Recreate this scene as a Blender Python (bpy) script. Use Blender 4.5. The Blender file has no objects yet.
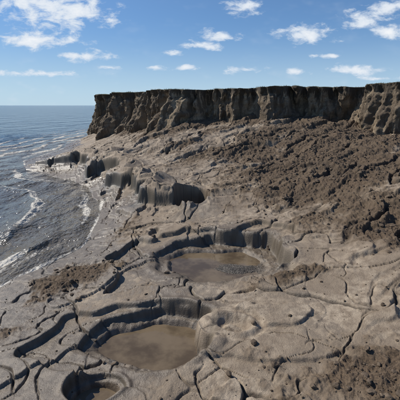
import bpy, math, numpy as np
from mathutils import Vector
rng=np.random.default_rng(7)
sc=bpy.context.scene
# ---------------------------------------------------------------- noise
def _h(ix,iy,seed):
    h=(ix.astype(np.int64)*374761393+iy.astype(np.int64)*668265263+seed*1274126177)&0xffffffff
    h=((h^(h>>13))*1274126177)&0xffffffff
    return (h^(h>>16))&0xffffffff
def rnd(ix,iy,seed): return _h(ix,iy,seed)/4294967295.0
def perlin(x,y,seed=0):
    ix=np.floor(x);iy=np.floor(y);fx=x-ix;fy=y-iy
    ix=ix.astype(np.int64);iy=iy.astype(np.int64)
    u=fx*fx*fx*(fx*(fx*6-15)+10);v=fy*fy*fy*(fy*(fy*6-15)+10)
    def g(a,b,dx,dy):
        t=rnd(a,b,seed)*6.2831853
        return np.cos(t)*dx+np.sin(t)*dy
    n00=g(ix,iy,fx,fy);n10=g(ix+1,iy,fx-1,fy);n01=g(ix,iy+1,fx,fy-1);n11=g(ix+1,iy+1,fx-1,fy-1)
    return (n00+(n10-n00)*u)*(1-v)+(n01+(n11-n01)*u)*v
def fbm(x,y,seed=0,o=4,g=.5):
    s=0;a=1.;f=1.
    for i in range(o):
        s=s+a*perlin(x*f+i*17.3,y*f-i*9.1,seed+i);a*=g;f*=2.03
    return s
def ridged(x,y,seed=0,o=4):
    s=0;a=.5;f=1.
    for i in range(o):
        s=s+a*(1-2*np.abs(perlin(x*f+i*7.7,y*f+i*3.1,seed+i)));a*=.5;f*=2.1
    return s
def sst(a,b,x):
    t=np.clip((x-a)/(b-a),0,1);return t*t*(3-2*t)
def voronoi(x,y,seed):
    ix=np.floor(x).astype(np.int64);iy=np.floor(y).astype(np.int64)
    d1=np.full(x.shape,9.);d2=np.full(x.shape,9.);z=np.zeros(x.shape)
    p1x=z.copy();p1y=z.copy();p2x=z.copy();p2y=z.copy();c=z.copy()
    for i in (-1,0,1):
        for j in (-1,0,1):
            a=ix+i;b=iy+j
            px=a+.1+.8*rnd(a,b,seed);py=b+.1+.8*rnd(a,b,seed+5)
            d=(px-x)**2+(py-y)**2
            r=rnd(a,b,seed+11)
            m1=d<d1;m2=(~m1)&(d<d2)
            d2=np.where(m1,d1,np.where(m2,d,d2))
            p2x=np.where(m1,p1x,np.where(m2,px,p2x));p2y=np.where(m1,p1y,np.where(m2,py,p2y))
            d1=np.where(m1,d,d1);p1x=np.where(m1,px,p1x);p1y=np.where(m1,py,p1y);c=np.where(m1,r,c)
    e=(d2-d1)/(2*np.sqrt((p1x-p2x)**2+(p1y-p2y)**2)+1e-6)
    return e,c,x-p1x,y-p1y
def polydist(x,y,P):
    best=np.full(x.shape,1e9);sgn=np.zeros(x.shape);
    for (ax,ay),(bx,by) in zip(P[:-1],P[1:]):
        dx=bx-ax;dy=by-ay;L=dx*dx+dy*dy
        t=np.clip(((x-ax)*dx+(y-ay)*dy)/L,0,1)
        ex=x-ax-t*dx;ey=y-ay-t*dy;d=ex*ex+ey*ey
        m=d<best;best=np.where(m,d,best);sgn=np.where(m,np.sign(dx*ey-dy*ex),sgn)
    return np.sqrt(best),sgn
# ---------------------------------------------------------------- survey of the site (metres)
SHORE=[(-12,-6),(-8.5,2),(-5.9,7.2),(-5.7,8.9),(-5.3,9.8),(-4.3,11.9),(-4.6,14.8),(-5.3,18.3),(-7.7,22.6),(-10,24.2),(-13.8,27.4),(-16.4,32),(-16.3,40.3),(-17.4,50),(-16.8,60),(-15,80),(-10,130)]
CLIFF=[(-6,130),(-11,85),(-14.2,60),(-15,50.6),(-10,43.6),(-5.1,36.7),(-2.2,32),(0,30.4),(5,30),(10.2,28.4),(13,23.7),(18,19),(28,12),(45,2)]
CP=np.array([(-15.5,49.5,1.0),(-11,43.5,1.7),(-5.6,35.6,2.3),(-2,31.2,3.4),(0,29.3,3.4),(5,29,3.9),(9.8,27.4,3.7),(12.4,23,3.1),(17.5,18,3.2),(27,11,3.6),
(0,40,4.2),(15,35,4.4),(-9,60,2.5),(30,20,4.2),(0,21,1.8),(0,25,2.5),(5,25,3.1),(5.5,18.9,2.1),(8.3,15.9,2.5),(3.9,13,1.4),(6,10,1.6),(4.3,6.6,1.15),(2.9,4.0,.9),
(0,15.1,.86),(0,4.3,.65),(-3.2,4.5,.45),(-4.1,6.1,.33),(-3.5,7.7,.3),(-2.6,10.5,.45),(0,9,.6),(-1,7.5,.55),(2,7,.8),(2.5,10,.95),(-1.5,13,.65),(-3.5,14,.25),
(-2.5,17,.75),(-5,22,.9),(-7,25,.9),(-8,30,1.3),(-12,33,.6),(-11,38,1.2),(-14,42,.5),(0,0,.7),(5,0,1.3),(-4,0,.4),(0,-4,.7),(10,8,2.6),(14,12,3.2),
(-8,9,-.5),(-7,13,-.45),(-8,18,-.5),(-13,24,-.6),(-18,29,-.6),(-22,40,-1),(-22,52,-1),(-19.5,60,-.8),(-18,75,-.6),(-25,10,-1.5),(-10.5,2,-.5),(-40,40,-2),(30,40,4),(0,75,4)]
+[(a,b,0.) for a,b in SHORE[1:-1]])
def K(d2): return -np.sqrt(d2+1.0)
_A=K((CP[:,None,0]-CP[None,:,0])**2+(CP[:,None,1]-CP[None,:,1])**2)
_n=len(CP);_M=np.zeros((_n+3,_n+3));_M[:_n,:_n]=_A+np.eye(_n)*-.05
_M[:_n,_n]=1;_M[:_n,_n+1:]=CP[:,:2];_M[_n,:_n]=1;_M[_n+1:,:_n]=CP[:,:2].T
_W=np.linalg.solve(_M,np.r_[CP[:,2],0,0,0])
def rbf(x,y):
    s=_W[_n]+_W[_n+1]*x+_W[_n+2]*y
    for k in range(_n): s=s+_W[k]*K((x-CP[k,0])**2+(y-CP[k,1])**2)
    return s
SCARP=[(-1.3,12.4),(-2.0,14.3),(-3.0,16.2),(-4.3,18.7),(-5.7,21.2),(-7.4,24),(-9.6,27.0),(-14.5,29.5)][::-1]
POOLS=[(0.55,9.8,2.0,1.55,.20),(-.95,6.15,1.45,.95,.13),(-1.75,4.75,.5,.4,.22),(-.4,14.5,.8,.9,.35)]
def g2(x,y,cx,cy,rx,ry,a=0):
    c,s=math.cos(a),math.sin(a);X=(x-cx)*c+(y-cy)*s;Y=-(x-cx)*s+(y-cy)*c
    return np.exp(-(X/rx)**2-(Y/ry)**2)
def terrain(x,y):
    base=rbf(x,y)
    dcl,scl=polydist(x,y,CLIFF)
    wx=fbm(x*.35,y*.35,1,3);wy=fbm(x*.35+50,y*.35,2,3)
    mx=fbm(x*1.3,y*1.3,3,4);my=fbm(x*1.3+31,y*1.3,4,4)
    u=-.77*x-.63*y;v=.63*x-.77*y
    h=base.copy()
    low=fbm(x*.22,y*.22,9,3)
    slope=sst(1.1,2.0,base+.35*low)
    land=sst(-.15,.25,base)
    streak=fbm(v*.55+.6*wx,u*.14,301,4)
    # loose brown soil
    br=1.4*g2(x,y,5.8,15.5,4.0,3.4,.5)+1.15*g2(x,y,8,21,4.5,4.5)+1.1*g2(x,y,5.6,10,1.8,2.0)+.95*g2(x,y,2.9,4.5,.9,.8)+.85*g2(x,y,-3.9,8.8,1.0,.9,.6)+.8*g2(x,y,2.6,8.0,1.2,.35,.2)+.6*g2(x,y,-2.6,9.5,1.1,.5,.8)
    br+=.95*np.exp(-(dcl/3.4)**2)*sst(1.,2.,base)+.6*g2(x,y,2,22,5,4)+.65*g2(x,y,-4.3,6.3,.8,.7)+.5*g2(x,y,1,4.2,.8,.4)+.5*g2(x,y,-3,12,1,1.5)
    brown=sst(.25,.80,br+.5*wx+.35*mx+.9*streak*slope+.25*fbm(x*4,y*4,61,3))*land
    # stepped mud blocks along the shore, each face broken into layers
    ds,ss=polydist(x,y,SCARP)
    bx_=fbm(x*.45,y*.45,63,2)
    e3,c3,_,_=voronoi(x*.42+.35*bx_,y*.42+.35*wy,78)
    sd=-ds*ss
    sd=sd+(c3-.5)*1.6*sst(0,.16,e3)+1.0*bx_+.05*mx
    endf=sst(12.5,15.0,y)*(1-sst(26,30,y))
    dec=np.exp(-np.maximum(-sd-.4,0)/2.2)
    sca=(.70*(1-sst(-.06,.12,sd))+.24*(1-sst(-.50,-.32,sd+.2*mx))+.20*(1-sst(.5,.66,sd+.3*mx))+.12*(1-sst(1.1,1.25,sd+.4*my)))*dec
    h+=endf*sca
    # overlapping slump sheets running down the slope
    vv=v+1.5*wx+.28*mx
    def saw(s,sh):
        i=np.floor(s).astype(np.int64);f=s-i
        t=np.where(f<1-sh,f/(1-sh),(1-f)/sh)
        return t,rnd(i,i*0,41)
    t1,r1=saw(vv/2.1,.06);t2,r2=saw((v+1.1*wy+.25*my)/.85+3.3,.10);t3,_=saw((v*.9+u*.22+.9*wx+.2*my)/.4+1.7,.2)
    am=.25+.9*sst(-.2,.4,perlin(u*.25,v*.1,13))
    sl=sst(.85,1.6,base+.2*low)*(1-.5*brown)
    h+=sl*(.33*am*t1*(.3+r1)+.12*t2*(.3+r2)*sst(-.2,.3,perlin(u*.4,v*.3,14))+.03*t3)
    h+=slope*(.30*low+.38*(ridged(v*.45+.5*wx,u*.12,15,5)-.5)+.16*streak)
    gl=np.abs(perlin(v*.62+.55*wx+.08*mx,u*.11+.3*wy,501))
    gcr=(1-sst(.015,.055,gl))*sst(-.2,.1,perlin(u*.3,v*.3,502))*sst(.9,1.6,base)
    h-=.20*gcr
    # flat slabs of drying mud with thin cracks and a few low curved lips
    fl=(1-.8*slope)*land
    F1=2.0*fbm(x*.22+.05*my,y*.27+.05*mx,303,2)+.3*wx+.05*mx+.10*v
    s1,q1=saw(F1,.028)
    F2=1.6*fbm(x*.36+20,y*.44,311,2)+.08*my+.16*(x*.4+y*.9)
    s2,q2=saw(F2,.03)
    h+=fl*(.075*(.2+q1)*s1+.04*(.2+q2)*s2-.05)
    X=x*.38+.45*wx+.07*mx;Y=y*.50+.45*wy+.07*my
    e1,c1,lx,ly=voronoi(X,Y,21)
    eb=sst(.0,.025,e1)
    h+=fl*((c1-.5)*.06+lx*(c1-.5)*.10+ly*(.5-c1)*.07)*eb
    ridge=np.abs(perlin(x*.55+.5*wy+.1*mx,y*.62+.5*wx,401)+.03*fbm(x*3,y*3,402,2))
    ridge2=np.abs(perlin(x*.95+.5*wx+.15*mx,y*1.05+.5*wy,411)+.04*my)
    wv=.45+1.1*sst(-.3,.4,perlin(x*.8,y*.8,66))
    ck1=1-sst(.15,1.,e1/(.020*wv))
    ck2=(1-sst(.15,1.,ridge/(.022*wv)))*sst(-.1,.15,perlin(x*.4,y*.4,57))
    ck3=(1-sst(.15,1.,ridge2/(.024)))*sst(0,.25,perlin(x*.5,y*.5,58))
    ck=np.maximum(np.maximum(ck1*sst(-.45,-.3,perlin(x*.5,y*.5,67)),.85*ck2),.6*ck3)*(1-.6*brown)
    h-=(.09*fl+.05*slope)*ck
    ck=np.maximum(ck,.8*gcr)
    # pools
    pool=np.zeros(x.shape);pin=np.zeros(x.shape);bank=np.zeros(x.shape)
    lw=fbm(x*.62+9,y*.62,331,2);lz=fbm(x*.62+9,y*.62+40,332,2)
    for k,(cx,cy,rx,ry,fz) in enumerate(POOLS):
        q=np.sqrt(((x-cx)/rx)**2+((y-cy)/ry)**2)+.28*lw+.04*mx
        if k<2:
            qo=np.sqrt(((x-cx+.45)/(rx*1.40))**2+((y-cy+.1)/(ry*1.42))**2)+.5*lz+.03*my
            o=(1-sst(.95,.985,qo));h-=(.15 if k==0 else .12)*o
            h+=.03*np.exp(-((qo-1.03)/.09)**2)
            bank=np.maximum(bank,.8*np.exp(-((qo-.965)/.02)**2))
        h+=.03*np.exp(-((q-1.08)/.08)**2)
        a1=1-sst(.93,1.0,q);a2=1-sst(.62,.82,q+.22*lz)
        h=h*(1-a1)+a1*np.minimum(h,(fz+.10+.06*mx+.12*(q-.8)))
        h=h*(1-a2)+a2*np.minimum(h,(fz-.10+.07*wx+.05*mx))
        pool=np.maximum(pool,1-sst(.8,1.5,q));pin=np.maximum(pin,a2)
        bank=np.maximum(bank,np.exp(-((q-.955)/.05)**2))
    # pale ring-shaped slump beside the pool
    r=np.sqrt(((x-.62)/1.15)**2+((y-6.25)/.95)**2)+.07*mx+.10*lw
    ring=(1-sst(.56,.66,r))
    h=h*(1-ring*.9)+ring*.9*(.50+.16*sst(.12,.5,r))+ring*.040*np.sin(r*21+2.0*lw+.8*mx)
    gb=g2(x,y,1.0,9.65,1.05,.5,-.1)
    h+=.15*gb*sst(.3,.9,pin)
    # surface roughness
    n1=fbm(x*3.1,y*3.1,70,4);n2=ridged(x*5.2,y*5.2,75,4);n9=fbm(x*11,y*11,90,4,.6)
    rough=sst(-.05,.3,perlin(x*.6,y*.6,93))
    h+=land*(.009*n1*(1+rough)+.006*mx)+brown*(.09*(n2-.5)+.06*n1+.10*ridged(x*1.6,y*1.6,81,3)) + slope*.035*n1
    h+=land*.006*n9*(.25+1.3*rough+2.5*brown+slope)
    wet=np.clip((1-sst(.20,.65,base+.25*wx))*1.0+.8*pool+.45*sst(-.05,.3,wy+.15*mx)*(1-slope)-.8*brown*sst(.3,.6,base),0,1)
    wet=np.clip(wet+.8*g2(x,y,-3.4,5.4,2.0,1.6),0,1)*(1-.6*brown)*(1-.9*ring)
    wet*=1-.6*endf*(1-sst(-.2,0,sd))*sst(-4,-2,sd)
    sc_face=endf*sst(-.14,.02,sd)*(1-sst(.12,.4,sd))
    tone=fbm(x*.7,y*.7,95,3)+.6*ring
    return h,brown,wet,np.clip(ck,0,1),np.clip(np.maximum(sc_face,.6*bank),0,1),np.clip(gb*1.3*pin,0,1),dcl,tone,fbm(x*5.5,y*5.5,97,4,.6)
_,s_=polydist(np.array([-8.]),np.array([18.]),SCARP)
if -s_[0]<0: SCARP=SCARP[::-1]
def add_mesh(name,V,F,attrs={},mat=None,smooth=True):
    me=bpy.data.meshes.new(name)
    n=F.shape[1]
    me.vertices.add(len(V));me.vertices.foreach_set('co',V.astype(np.float32).ravel())
    me.loops.add(F.size);me.loops.foreach_set('vertex_index',F.astype(np.int32).ravel())
    me.polygons.add(len(F));me.polygons.foreach_set('loop_start',(np.arange(len(F))*n).astype(np.int32))
    me.polygons.foreach_set('loop_total',np.full(len(F),n,np.int32))
    me.polygons.foreach_set('use_smooth',np.full(len(F),smooth))
    me.update(calc_edges=True)
    for k,a in attrs.items():
        at=me.attributes.new(k,'FLOAT','POINT');at.data.foreach_set('value',a.astype(np.float32).ravel())
    if mat: me.materials.append(mat)
    ob=bpy.data.objects.new(name,me);sc.collection.objects.link(ob);return ob
def gridF(nr,nc):
    i=np.arange(nr-1)[:,None]*nc+np.arange(nc-1)[None,:]
    return np.stack([i,i+1,i+nc+1,i+nc],-1).reshape(-1,4)
# ---------------------------------------------------------------- material helpers
class NT:
    def __init__(s,tree): s.t=tree;s.n=tree.nodes;s.l=tree.links
    def new(s,ty,**k):
        nd=s.n.new(ty)
        for a,b in k.items(): setattr(nd,a,b)
        return nd
    def put(s,sock,v):
        if isinstance(v,bpy.types.NodeSocket): s.l.new(v,sock)
        elif v is not None: sock.default_value=v
    def math(s,op,a,b=None,c=None,clamp=False):
        nd=s.new('ShaderNodeMath',operation=op,use_clamp=clamp);s.put(nd.inputs[0],a);s.put(nd.inputs[1],b)
        if c is not None:s.put(nd.inputs[2],c)
        return nd.outputs[0]
    def vm(s,op,a,b=None):
        nd=s.new('ShaderNodeVectorMath',operation=op);s.put(nd.inputs[0],a);s.put(nd.inputs[1],b);return nd
    def mix(s,f,a,b,bl='MIX'):
        nd=s.new('ShaderNodeMix',data_type='RGBA',blend_type=bl);s.put(nd.inputs[0],f);s.put(nd.inputs[6],a);s.put(nd.inputs[7],b);return nd.outputs[2]
    def noise(s,vec,scale,det=6,rough=.6,dist=0):
        nd=s.new('ShaderNodeTexNoise');s.put(nd.inputs['Vector'],vec);nd.inputs['Scale'].default_value=scale
        nd.inputs['Detail'].default_value=det;nd.inputs['Roughness'].default_value=rough;nd.inputs['Distortion'].default_value=dist;return nd.outputs[0]
    def mr(s,v,a,b,c=0.,d=1.,sm=True):
        nd=s.new('ShaderNodeMapRange',interpolation_type='SMOOTHSTEP' if sm else 'LINEAR');s.put(nd.inputs[0],v)
        for i,q in enumerate((a,b,c,d)): nd.inputs[i+1].default_value=q
        return nd.outputs[0]
    def attr(s,n): return s.new('ShaderNodeAttribute',attribute_name=n).outputs['Fac']
    def bump(s,h,st,dist,nrm=None):
        nd=s.new('ShaderNodeBump');s.put(nd.inputs['Height'],h);nd.inputs['Strength'].default_value=st;nd.inputs['Distance'].default_value=dist
        if nrm: s.l.new(nrm,nd.inputs['Normal'])
        return nd.outputs[0]
def newmat(name):
    m=bpy.data.materials.new(name);m.use_nodes=True;t=NT(m.node_tree)
    b=t.n['Principled BSDF'];return m,t,b
C=lambda r,g,b:(r,g,b,1)
# mud
mud,t,b=newmat('mud')
P=t.new('ShaderNodeNewGeometry').outputs['Position']
n1=t.attr('tone');n2=t.attr('fine');n3=t.noise(P,30,4,.75);n4=t.noise(P,150,1,.6)
dry=t.mix(t.mr(n1,-.35,.40),C(.27,.208,.145),C(.43,.345,.25))
dry=t.mix(t.mr(n2,-.5,.6),dry,C(.23,.174,.12))
wetc=t.mix(t.mr(n2,-.5,.5),C(.115,.088,.062),C(.21,.166,.118))
wet=t.attr('wet');wf=t.math('ADD',wet,t.math('MULTIPLY',n2,.45),clamp=True)
wf=t.mr(wf,.2,.8)
col=t.mix(wf,dry,wetc)
bc=t.mix(t.mr(n3,.35,.65),C(.055,.036,.022),C(.150,.102,.062))
bc=t.mix(t.mr(n1,-.3,.4,0,.8),bc,C(.125,.087,.053))
brn=t.attr('brown')
col=t.mix(brn,col,bc)
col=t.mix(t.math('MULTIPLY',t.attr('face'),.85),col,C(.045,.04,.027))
col=t.mix(t.math('MULTIPLY',t.attr('crack'),.9),col,C(.026,.021,.016))
grv=t.attr('gravel')
col=t.mix(grv,col,t.mix(t.mr(n4,.45,.6),C(.035,.03,.025),C(.17,.15,.12)))
col=t.mix(t.mr(n4,.3,.75,0,.4),col,C(.09,.07,.05))
t.l.new(col,b.inputs['Base Color'])
ro=t.mr(wf,0,1,.8,.33,False)
ro=t.math('ADD',ro,t.math('MULTIPLY',brn,.5),clamp=True)
ro=t.math('ADD',ro,t.math('MULTIPLY',t.math('SUBTRACT',n3,.5),.5),clamp=True)
t.l.new(ro,b.inputs['Roughness'])
b.inputs['Specular IOR Level'].default_value=.45
hs=t.math('MULTIPLY',n3,t.mr(wf,0,1,1.,.6,False))
t.l.new(t.bump(hs,.8,.03),b.inputs['Normal'])
# clods
clodm,t,b=newmat('soil')
P=t.new('ShaderNodeNewGeometry').outputs['Position']
n=t.noise(P,1.2,2);m=t.noise(P,30,3,.7)
cc=t.mix(t.mr(n,.4,.62),C(.09,.062,.040),C(.18,.13,.085))
cc=t.mix(t.mr(m,.3,.7),cc,C(.07,.05,.032))
t.l.new(cc,b.inputs['Base Color']);b.inputs['Roughness'].default_value=.9
gravm,t,b=newmat('gravel')
P=t.new('ShaderNodeNewGeometry').outputs['Position']
m=t.noise(P,14,2,.7)
t.l.new(t.mix(t.mr(m,.35,.65),C(.05,.044,.036),C(.20,.17,.135)),b.inputs['Base Color']);b.inputs['Roughness'].default_value=.5
# cliff
clm,t,b=newmat('cliff_soil')
G=t.new('ShaderNodeNewGeometry');P=G.outputs['Position']
mp=t.new('ShaderNodeMapping');mp.inputs['Scale'].default_value=(1.6,1.6,.28);t.l.new(P,mp.inputs[0]);PV=mp.outputs[0]
mp2=t.new('ShaderNodeMapping');mp2.inputs['Scale'].default_value=(.15,.15,2.2);t.l.new(P,mp2.inputs[0]);PH=mp2.outputs[0]
v1=t.noise(PV,1.3,5,.65);h1=t.noise(PH,1.5,4,.6);n3=t.noise(P,9,5,.7);n0=t.noise(P,.25,2)
sx=t.new('ShaderNodeSeparateXYZ');t.l.new(P,sx.inputs[0]);z=sx.outputs[2]
tan_=t.mix(t.mr(h1,.38,.62),C(.33,.245,.155),C(.46,.36,.24))
tan_=t.mix(t.mr(v1,.44,.56),tan_,C(.15,.108,.068))
tan_=t.mix(t.mr(n0,.45,.60,0,.65),tan_,C(.13,.096,.064))
# soil colour darkened towards the seaward end, in place of shade on that face
tan_=t.mix(t.mr(sx.outputs[0],-2,-9,0,.45),tan_,C(.10,.075,.05))
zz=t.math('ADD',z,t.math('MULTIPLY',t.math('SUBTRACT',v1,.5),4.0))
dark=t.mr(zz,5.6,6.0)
cc=t.mix(t.math('MULTIPLY',dark,.85),tan_,C(.055,.041,.027))  # dark brown upper soil; shadow along the cliff top is put into this colour
cc=t.mix(t.mr(n3,.35,.7,0,.5),cc,C(.10,.075,.05))
nz=t.new('ShaderNodeSeparateXYZ');t.l.new(G.outputs['Normal'],nz.inputs[0])
top=t.math('MULTIPLY',t.mr(nz.outputs[2],.6,.85),t.mr(z,5.9,6.1))
cc=t.mix(top,cc,t.mix(t.mr(n3,.3,.7),C(.07,.08,.03),C(.14,.125,.055)))
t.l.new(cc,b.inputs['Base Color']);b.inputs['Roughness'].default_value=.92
hb=t.math('ADD',n3,t.math('MULTIPLY',v1,1.1))
t.l.new(t.bump(hb,1.,.18),b.inputs['Normal'])
# ---------------------------------------------------------------- ground mesh
nc,nr=1300,1180
th=np.radians(np.linspace(-40,40,nc));rr=np.exp(np.linspace(math.log(5.2),math.log(75),nr))
R,T=np.meshgrid(rr,th,indexing='ij');x=R*np.sin(T);y=-4+R*np.cos(T)
h,br,we,ck,fc,gv,dcl,tn,fi=terrain(x.ravel(),y.ravel())
H=h.reshape(nr,nc)
def blur(H):
    Hp=np.pad(H,1,'edge');B=(Hp[:-2,1:-1]+2*Hp[1:-1,1:-1]+Hp[2:,1:-1])/4
    Hp=np.pad(B,1,'edge');return (Hp[1:-1,:-2]+2*Hp[1:-1,1:-1]+Hp[1:-1,2:])/4
ga,gb_=np.gradient(H);dl=R*(rr[1]/rr[0]-1)
steep=np.hypot(ga/dl,gb_/(R*(th[1]-th[0])))
wgt=sst(1.3,3.0,steep);wgt=blur(wgt)*1.2;wgt=np.clip(wgt,0,1)
Hb=H*(1-wgt)+blur(blur(H))*wgt
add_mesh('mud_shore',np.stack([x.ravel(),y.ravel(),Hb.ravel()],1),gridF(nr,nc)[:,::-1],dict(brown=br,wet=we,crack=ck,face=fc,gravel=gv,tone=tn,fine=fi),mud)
# ---------------------------------------------------------------- cliff with grassy plateau
def resample(P,step):
    P=np.array(P,float)
    for _ in range(3):
        Q=[P[0]]
        for a,c in zip(P[:-1],P[1:]): Q+= [.75*a+.25*c,.25*a+.75*c]
        Q.append(P[-1]);P=np.array(Q)
    d=np.r_[0,np.cumsum(np.hypot(*np.diff(P,axis=0).T))]
    s=np.arange(0,d[-1],step);return s,np.interp(s,d,P[:,0]),np.interp(s,d,P[:,1])
s,cx,cy=resample(CLIFF,.07)
tx=np.gradient(cx);ty=np.gradient(cy);L=np.hypot(tx,ty);nx=ty/L;ny=-tx/L
kk=np.ones(31)/31
nx=np.convolve(np.pad(nx,15,'edge'),kk,'valid');ny=np.convolve(np.pad(ny,15,'edge'),kk,'valid')
if ny[len(ny)//2]>0: nx,ny=-nx,-ny
zt=6.38+.24*fbm(s*.12,s*0,101,3)+.09*fbm(s*1.1,s*0,102,3)
rows=150
tt=np.linspace(0,1,rows)[:,None]
S=np.broadcast_to(s[None,:],(rows,len(s)));Z=-1.2+(zt[None,:]+1.2)*tt
hz=np.clip((Z-1.5)/4.9,0,1)
bay=1.7*fbm(S*.16,S*0,110,3)+.9*fbm(S*.45,Z*.08,111,3)
gul=ridged(S*.55+.35*fbm(S*.5,Z*.4,112,3),Z*.09,113,5)
col_=np.abs(perlin(S*.6+.3*fbm(S,Z*.6,3,2),Z*.10,120))
slot=(1-sst(.02,.18,col_))*sst(-.15,.1,perlin(S*.17,Z*0,121)+.1)
det=fbm(S*2.2,Z*1.1,114,5)
lay=fbm(S*.4,Z*3.0,115,3)
tal=sst(-.1,.35,perlin(S*.22,Z*0,141))
off=bay+1.25*(gul-.5)+.30*det+.07*lay-1.1*slot+(1-hz)**1.6*(.7+1.2*tal)+.10*sst(.94,1.,tt)
off=off+tal*.9*np.clip((5.9-Z)/2.0,0,1.5)
X=cx[None,:]+nx[None,:]*off;Y=cy[None,:]+ny[None,:]*off
ex=np.array([.02,.06,.15,.4,1,2.5,6,15,40,120,400])
PX=[X];PY=[Y];PZ=[Z]
inl=np.array([.5,.87])
for e in ex:
    PX.append((X[-1]+inl[0]*e)[None]);PY.append((Y[-1]+inl[1]*e)[None])
    PZ.append((zt+.03*(1-math.exp(-e*6))+.10*fbm(s*1.1+e,s*0+e*.7,131,3)*min(1,e))[None])
X=np.vstack(PX);Y=np.vstack(PY);Z=np.vstack(PZ)
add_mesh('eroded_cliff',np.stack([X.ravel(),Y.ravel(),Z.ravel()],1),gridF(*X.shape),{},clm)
topx,topy,topz=X[rows-1],Y[rows-1],Z[rows-1]
# ---------------------------------------------------------------- clods / gravel
def ico(seed,sub=1):
    import bmesh
    bm=bmesh.new();bmesh.ops.create_icosphere(bm,subdivisions=sub,radius=1)
    if sub<2: bmesh.ops.subdivide_edges(bm,edges=bm.edges[:],cuts=1,use_grid_fill=True);bmesh.ops.triangulate(bm,faces=bm.faces[:])
    V=np.array([v.co[:] for v in bm.verts]);F=np.array([[v.index for v in f.verts] for f in bm.faces]);bm.free()
    V/=np.linalg.norm(V,axis=1)[:,None]
    r=np.random.default_rng(seed)
    D=r.normal(size=(9,3));D/=np.linalg.norm(D,axis=1)[:,None];c=r.uniform(.55,.9,9)
    for d,k in zip(D,c):
        p=V@d;V=V-np.maximum(p-k,0)[:,None]*d
    V+=r.normal(size=V.shape)*.07
    return V,F
TM=[ico(i) for i in range(7)]
def scatter(name,px,py,size,mat,sink=.25,flat=.7):
    h=terrain(px,py)[0]
    Vs=[];Fs=[];o=0
    for k in range(len(px)):
        V,F=TM[k%7];a=rng.uniform(0,6.28);q=rng.uniform(.6,1.15,3);q[2]*=flat
        W=V*q*size[k];c_,s_=math.cos(a),math.sin(a)
        W=np.stack([W[:,0]*c_-W[:,1]*s_,W[:,0]*s_+W[:,1]*c_,W[:,2]],1)+[px[k],py[k],h[k]+size[k]*(flat*.9-sink*1.6)]
        Vs.append(W);Fs.append(F+o);o+=len(V)
    return add_mesh(name,np.vstack(Vs),np.vstack(Fs),{},mat,False)
N=120000
r_=np.exp(rng.uniform(math.log(7),math.log(36),N));a_=np.radians(rng.uniform(-32,36,N))
px=r_*np.sin(a_);py=-4+r_*np.cos(a_)
g_=terrain(px,py);brm=g_[1]
clus=.15+sst(-.1,.4,fbm(px*.9,py*.9,512,2))
keep=(rng.random(N)<brm*.30*clus+.015)&(g_[0]>.02)&(g_[6]>1.0)&(py<28.5)
px,py=px[keep],py[keep]
sz=.0075*np.exp(rng.exponential(.65,len(px)));sz=np.minimum(sz,.075)*(.8+np.hypot(px,py)/24)
print('clods',len(px))
scatter('soil_clods',px,py,sz,clodm)
N=9000
gx=rng.normal(1.0,.7,N);gy=rng.normal(9.65,.33,N);g=terrain(gx,gy);k=(g[5]>.2)&(g[0]>.13)&(rng.random(N)<.5)
gx,gy=gx[k][:2200],gy[k][:2200]
scatter('gravel',gx,gy,rng.uniform(.005,.016,len(gx)),gravm)
# ---------------------------------------------------------------- grass on cliff edge
gm,t,b=newmat('grass');b.inputs['Base Color'].default_value=C(.12,.11,.045);b.inputs['Roughness'].default_value=.8
NB=16000
idx=rng.integers(0,len(topx),NB);dd=rng.exponential(.5,NB);cl=np.clip(perlin(s[idx]*.8,s[idx]*0,140)+.35,0,1)
bx=topx[idx]+.5*dd;by=topy[idx]+.87*dd;bz=topz[idx];hh=rng.uniform(.03,.16,NB)*(.2+1.4*cl);aa=rng.uniform(0,6.28,NB);w=.014
le=rng.normal(0,.05,(NB,2))
V=np.stack([np.stack([bx-w*np.cos(aa),by-w*np.sin(aa),bz-.03],1),np.stack([bx+w*np.cos(aa),by+w*np.sin(aa),bz-.03],1),np.stack([bx+le[:,0],by+le[:,1],bz+hh],1)],1).reshape(-1,3)
add_mesh('grass',V,np.arange(NB*3).reshape(-1,3),{},gm,False)
# ---------------------------------------------------------------- pool water
pw,t,b=newmat('murky_water')
P=t.new('ShaderNodeNewGeometry').outputs['Position']
t.l.new(t.mix(t.mr(t.noise(P,1.5,4),.35,.65),C(.085,.062,.040),C(.17,.128,.082)),b.inputs['Base Color'])
b.inputs['Roughness'].default_value=.04;b.inputs['IOR'].default_value=1.33
t.l.new(t.bump(t.noise(P,9,3),.1,.02),b.inputs['Normal'])
for (qx,qy,rx,ry,fz) in POOLS:
    a=np.linspace(0,6.2832,64,endpoint=False)
    V=np.vstack([[qx,qy,fz],np.stack([qx+rx*1.15*np.cos(a),qy+ry*1.15*np.sin(a),a*0+fz],1)])
    F=np.array([[0,1+i,1+(i+1)%64] for i in range(64)])
    add_mesh('puddle',V,F,{},pw)
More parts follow.
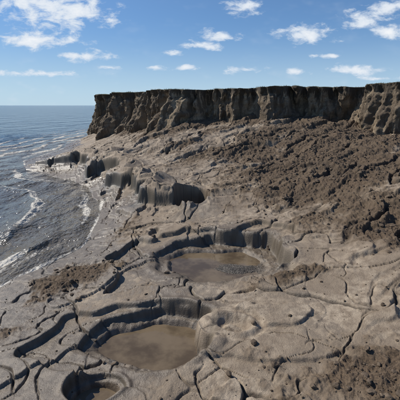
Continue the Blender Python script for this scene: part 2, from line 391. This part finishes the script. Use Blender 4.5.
# ---------------------------------------------------------------- sea
nc=800;th=np.radians(np.linspace(-75,10,nc))
rr=np.r_[np.exp(np.linspace(math.log(5),math.log(90),600)),np.exp(np.linspace(math.log(92),math.log(30000),60))]
R,T=np.meshgrid(rr,th,indexing='ij');x=(R*np.sin(T)).ravel();y=(-4+R*np.cos(T)).ravel()
D,_=polydist(x,y,SHORE)
fade=1-sst(40,90,R.ravel())
wp=fbm(x*.10,y*.10,201,3);wq=fbm(x*.6,y*.6,205,3)
ph=D/2.3+.7*wp+.14*wq-.02
f=ph-np.floor(ph)
cr=np.exp(-((f-.5)/np.where(f<.5,.09,.26))**2)
idn=np.floor(ph)
A=.14*sst(.1,.9,D)*(.55+.6*rnd(idn.astype(np.int64),idn.astype(np.int64)*0,9))*np.clip(.85+1.2*perlin(x*.08,y*.08,220),0,1.3)
chop=.055*fbm(x*.9,y*.55,230,4)+.03*ridged(x*2.1,y*1.3,240,3)
z=(A*cr+chop*sst(.0,2.,D))*fade
foam=.95*np.exp(-((f-.44)/.11)**2)*sst(.02,.07,A)*(1-sst(5,22,D))*sst(-.55,-.05,perlin(x*.2,y*.2,251)+.15*wq)
foam=np.maximum(foam,.50*np.exp(-((f-.2)/.2)**2)*sst(.3,1,D)*(1-sst(1.5,4,D)))
foam=np.maximum(foam,.7*(1-sst(.0,.25,D+.15*wq)))
far=sst(1.5,12,D+3*wp)
sea,t,b=newmat('sea_water')
P=t.new('ShaderNodeNewGeometry').outputs['Position']
fa=t.attr('far');fo=t.attr('foam')
mp=t.new('ShaderNodeMapping');mp.inputs['Scale'].default_value=(1.,.6,1);mp.inputs['Rotation'].default_value=(0,0,.2);t.l.new(P,mp.inputs[0])
a1=t.noise(mp.outputs[0],.9,4,.6);a2=t.noise(mp.outputs[0],.12,3,.65);a3=t.noise(mp.outputs[0],5,3,.65)
wc=t.mix(fa,C(.13,.112,.085),C(.018,.042,.078))
fn=t.noise(P,7,5,.75,.4)
fm=t.mr(t.math('ADD',t.math('MULTIPLY',fo,.75),t.math('SUBTRACT',fn,.5)),.26,.55)
t.l.new(t.mix(t.math('MULTIPLY',fm,.8),wc,C(.65,.61,.53)),b.inputs['Base Color'])
t.l.new(t.mr(fm,0,1,.10,.7,False),b.inputs['Roughness']);b.inputs['IOR'].default_value=1.33
hb=t.math('ADD',t.math('MULTIPLY',a1,.55),t.math('ADD',t.math('MULTIPLY',a2,3.2),t.math('MULTIPLY',a3,.08)))
t.l.new(t.bump(hb,1.,1.0),b.inputs['Normal'])
add_mesh('sea',np.stack([x,y,z],1),gridF(len(rr),nc)[:,::-1],dict(far=far,foam=foam),sea)
# ---------------------------------------------------------------- sun, sky
sv=Vector((-.80,.36,.76)).normalized()
el=math.asin(sv.z);az=math.atan2(sv.x,sv.y)
sl=bpy.data.lights.new('sun','SUN');sl.energy=5.0;sl.angle=math.radians(.5);sl.color=(1,.95,.87)
so=bpy.data.objects.new('sun',sl);so.rotation_euler=(-sv).to_track_quat('-Z','Y').to_euler();sc.collection.objects.link(so)
w=bpy.data.worlds.new('World');sc.world=w;w.use_nodes=True;t=NT(w.node_tree);bg=t.n['Background']
w.cycles.sampling_method='MANUAL';w.cycles.sample_map_resolution=256
sky=t.new('ShaderNodeTexSky',sky_type='NISHITA',sun_disc=False,sun_elevation=el,sun_rotation=az,altitude=0,air_density=1.0,dust_density=.1,ozone_density=1.5)
D=t.new('ShaderNodeTexCoord').outputs['Generated']
sp=t.new('ShaderNodeSeparateXYZ');t.l.new(D,sp.inputs[0])
skc=t.mix(1.,sky.outputs[0],C(.62,.80,1.02),'MULTIPLY')
skc=t.mix(t.mr(sp.outputs[2],.0,.32,.85,0,True),skc,t.mix(t.mr(sp.outputs[2],0,.24),C(4.8,6.6,8.2),C(1.15,2.9,6.1)))
yy=t.math('MAXIMUM',sp.outputs[1],.05)
cb=t.new('ShaderNodeCombineXYZ');t.l.new(t.math('DIVIDE',sp.outputs[0],yy),cb.inputs[0]);t.l.new(t.math('DIVIDE',sp.outputs[2],yy),cb.inputs[1])
Q=cb.outputs[0]
CL=[(-.365,.237,.16,.045,1.1),(-.46,.255,.08,.03,1),(-.439,.168,.12,.022,1.1),(-.309,.129,.10,.016,1),(.112,.249,.055,.022,1.1),(.058,.1774,.055,.017,1.1),(.008,.153,.07,.013,1),
(.278,.182,.075,.026,1.1),(.425,.216,.06,.022,1.1),(.503,.187,.055,.02,1.1),(.489,.244,.055,.025,1.1),(.408,.0926,.08,.015,1.1),(.266,.088,.04,.011,1.05),(.122,.0926,.06,.011,1.05),
(-.041,.1,.04,.010,1),(-.122,.098,.03,.009,.95),(-.434,.084,.14,.010,1),(.35,.128,.05,.008,.95),(-.08,.135,.04,.009,.95),(-.25,.10,.05,.008,.85),(.49,.07,.08,.007,.9),
(.7,.2,.12,.03,1),(-.75,.22,.15,.035,1),(.1,.40,.15,.04,1),(.55,.38,.12,.05,1),(-.3,.42,.16,.05,1)]
fld=None
for (a,c,d,e,k) in CL:
    v=t.vm('SUBTRACT',Q,(a,c,0)).outputs[0];v=t.vm('MULTIPLY',v,(1/d,1/e,0)).outputs[0];l=t.vm('LENGTH',v).outputs['Value']
    q=t.math('SUBTRACT',k,l);fld=q if fld is None else t.math('MAXIMUM',fld,q)
fld=t.math('MAXIMUM',fld,-1.2)
mp=t.new('ShaderNodeMapping');mp.inputs['Scale'].default_value=(1,2.1,1);t.l.new(Q,mp.inputs[0])
cn=t.noise(mp.outputs[0],19,6,.62,.3);cn2=t.noise(mp.outputs[0],9,3,.6)
den=t.math('ADD',fld,t.math('MULTIPLY',t.math('SUBTRACT',cn,.5),3.4))
cm=t.mr(den,.0,.9)
wisp=t.math('MULTIPLY',t.mr(cn2,.52,.8),t.mr(sp.outputs[2],.02,.12,.35,.1))
cm=t.math('MAXIMUM',t.math('MULTIPLY',cm,.95),wisp)
shade=t.mix(t.mr(den,.5,1.9),C(7.2,7.9,8.8),C(9.6,9.7,9.8))
cm=t.math('MULTIPLY',cm,t.math('GREATER_THAN',sp.outputs[1],.06))
t.l.new(t.mix(cm,skc,shade),bg.inputs[0]);bg.inputs[1].default_value=.1
# ---------------------------------------------------------------- camera
cd=bpy.data.cameras.new('camera');cd.sensor_width=36;cd.lens=36*346/400;cd.clip_start=.1;cd.clip_end=60000
co=bpy.data.objects.new('camera',cd);co.location=(0,0,5);co.rotation_euler=(math.radians(90-15.3),0,0);sc.collection.objects.link(co);sc.camera=co
sc.view_settings.view_transform='Standard';sc.view_settings.look='None';sc.view_settings.exposure=0
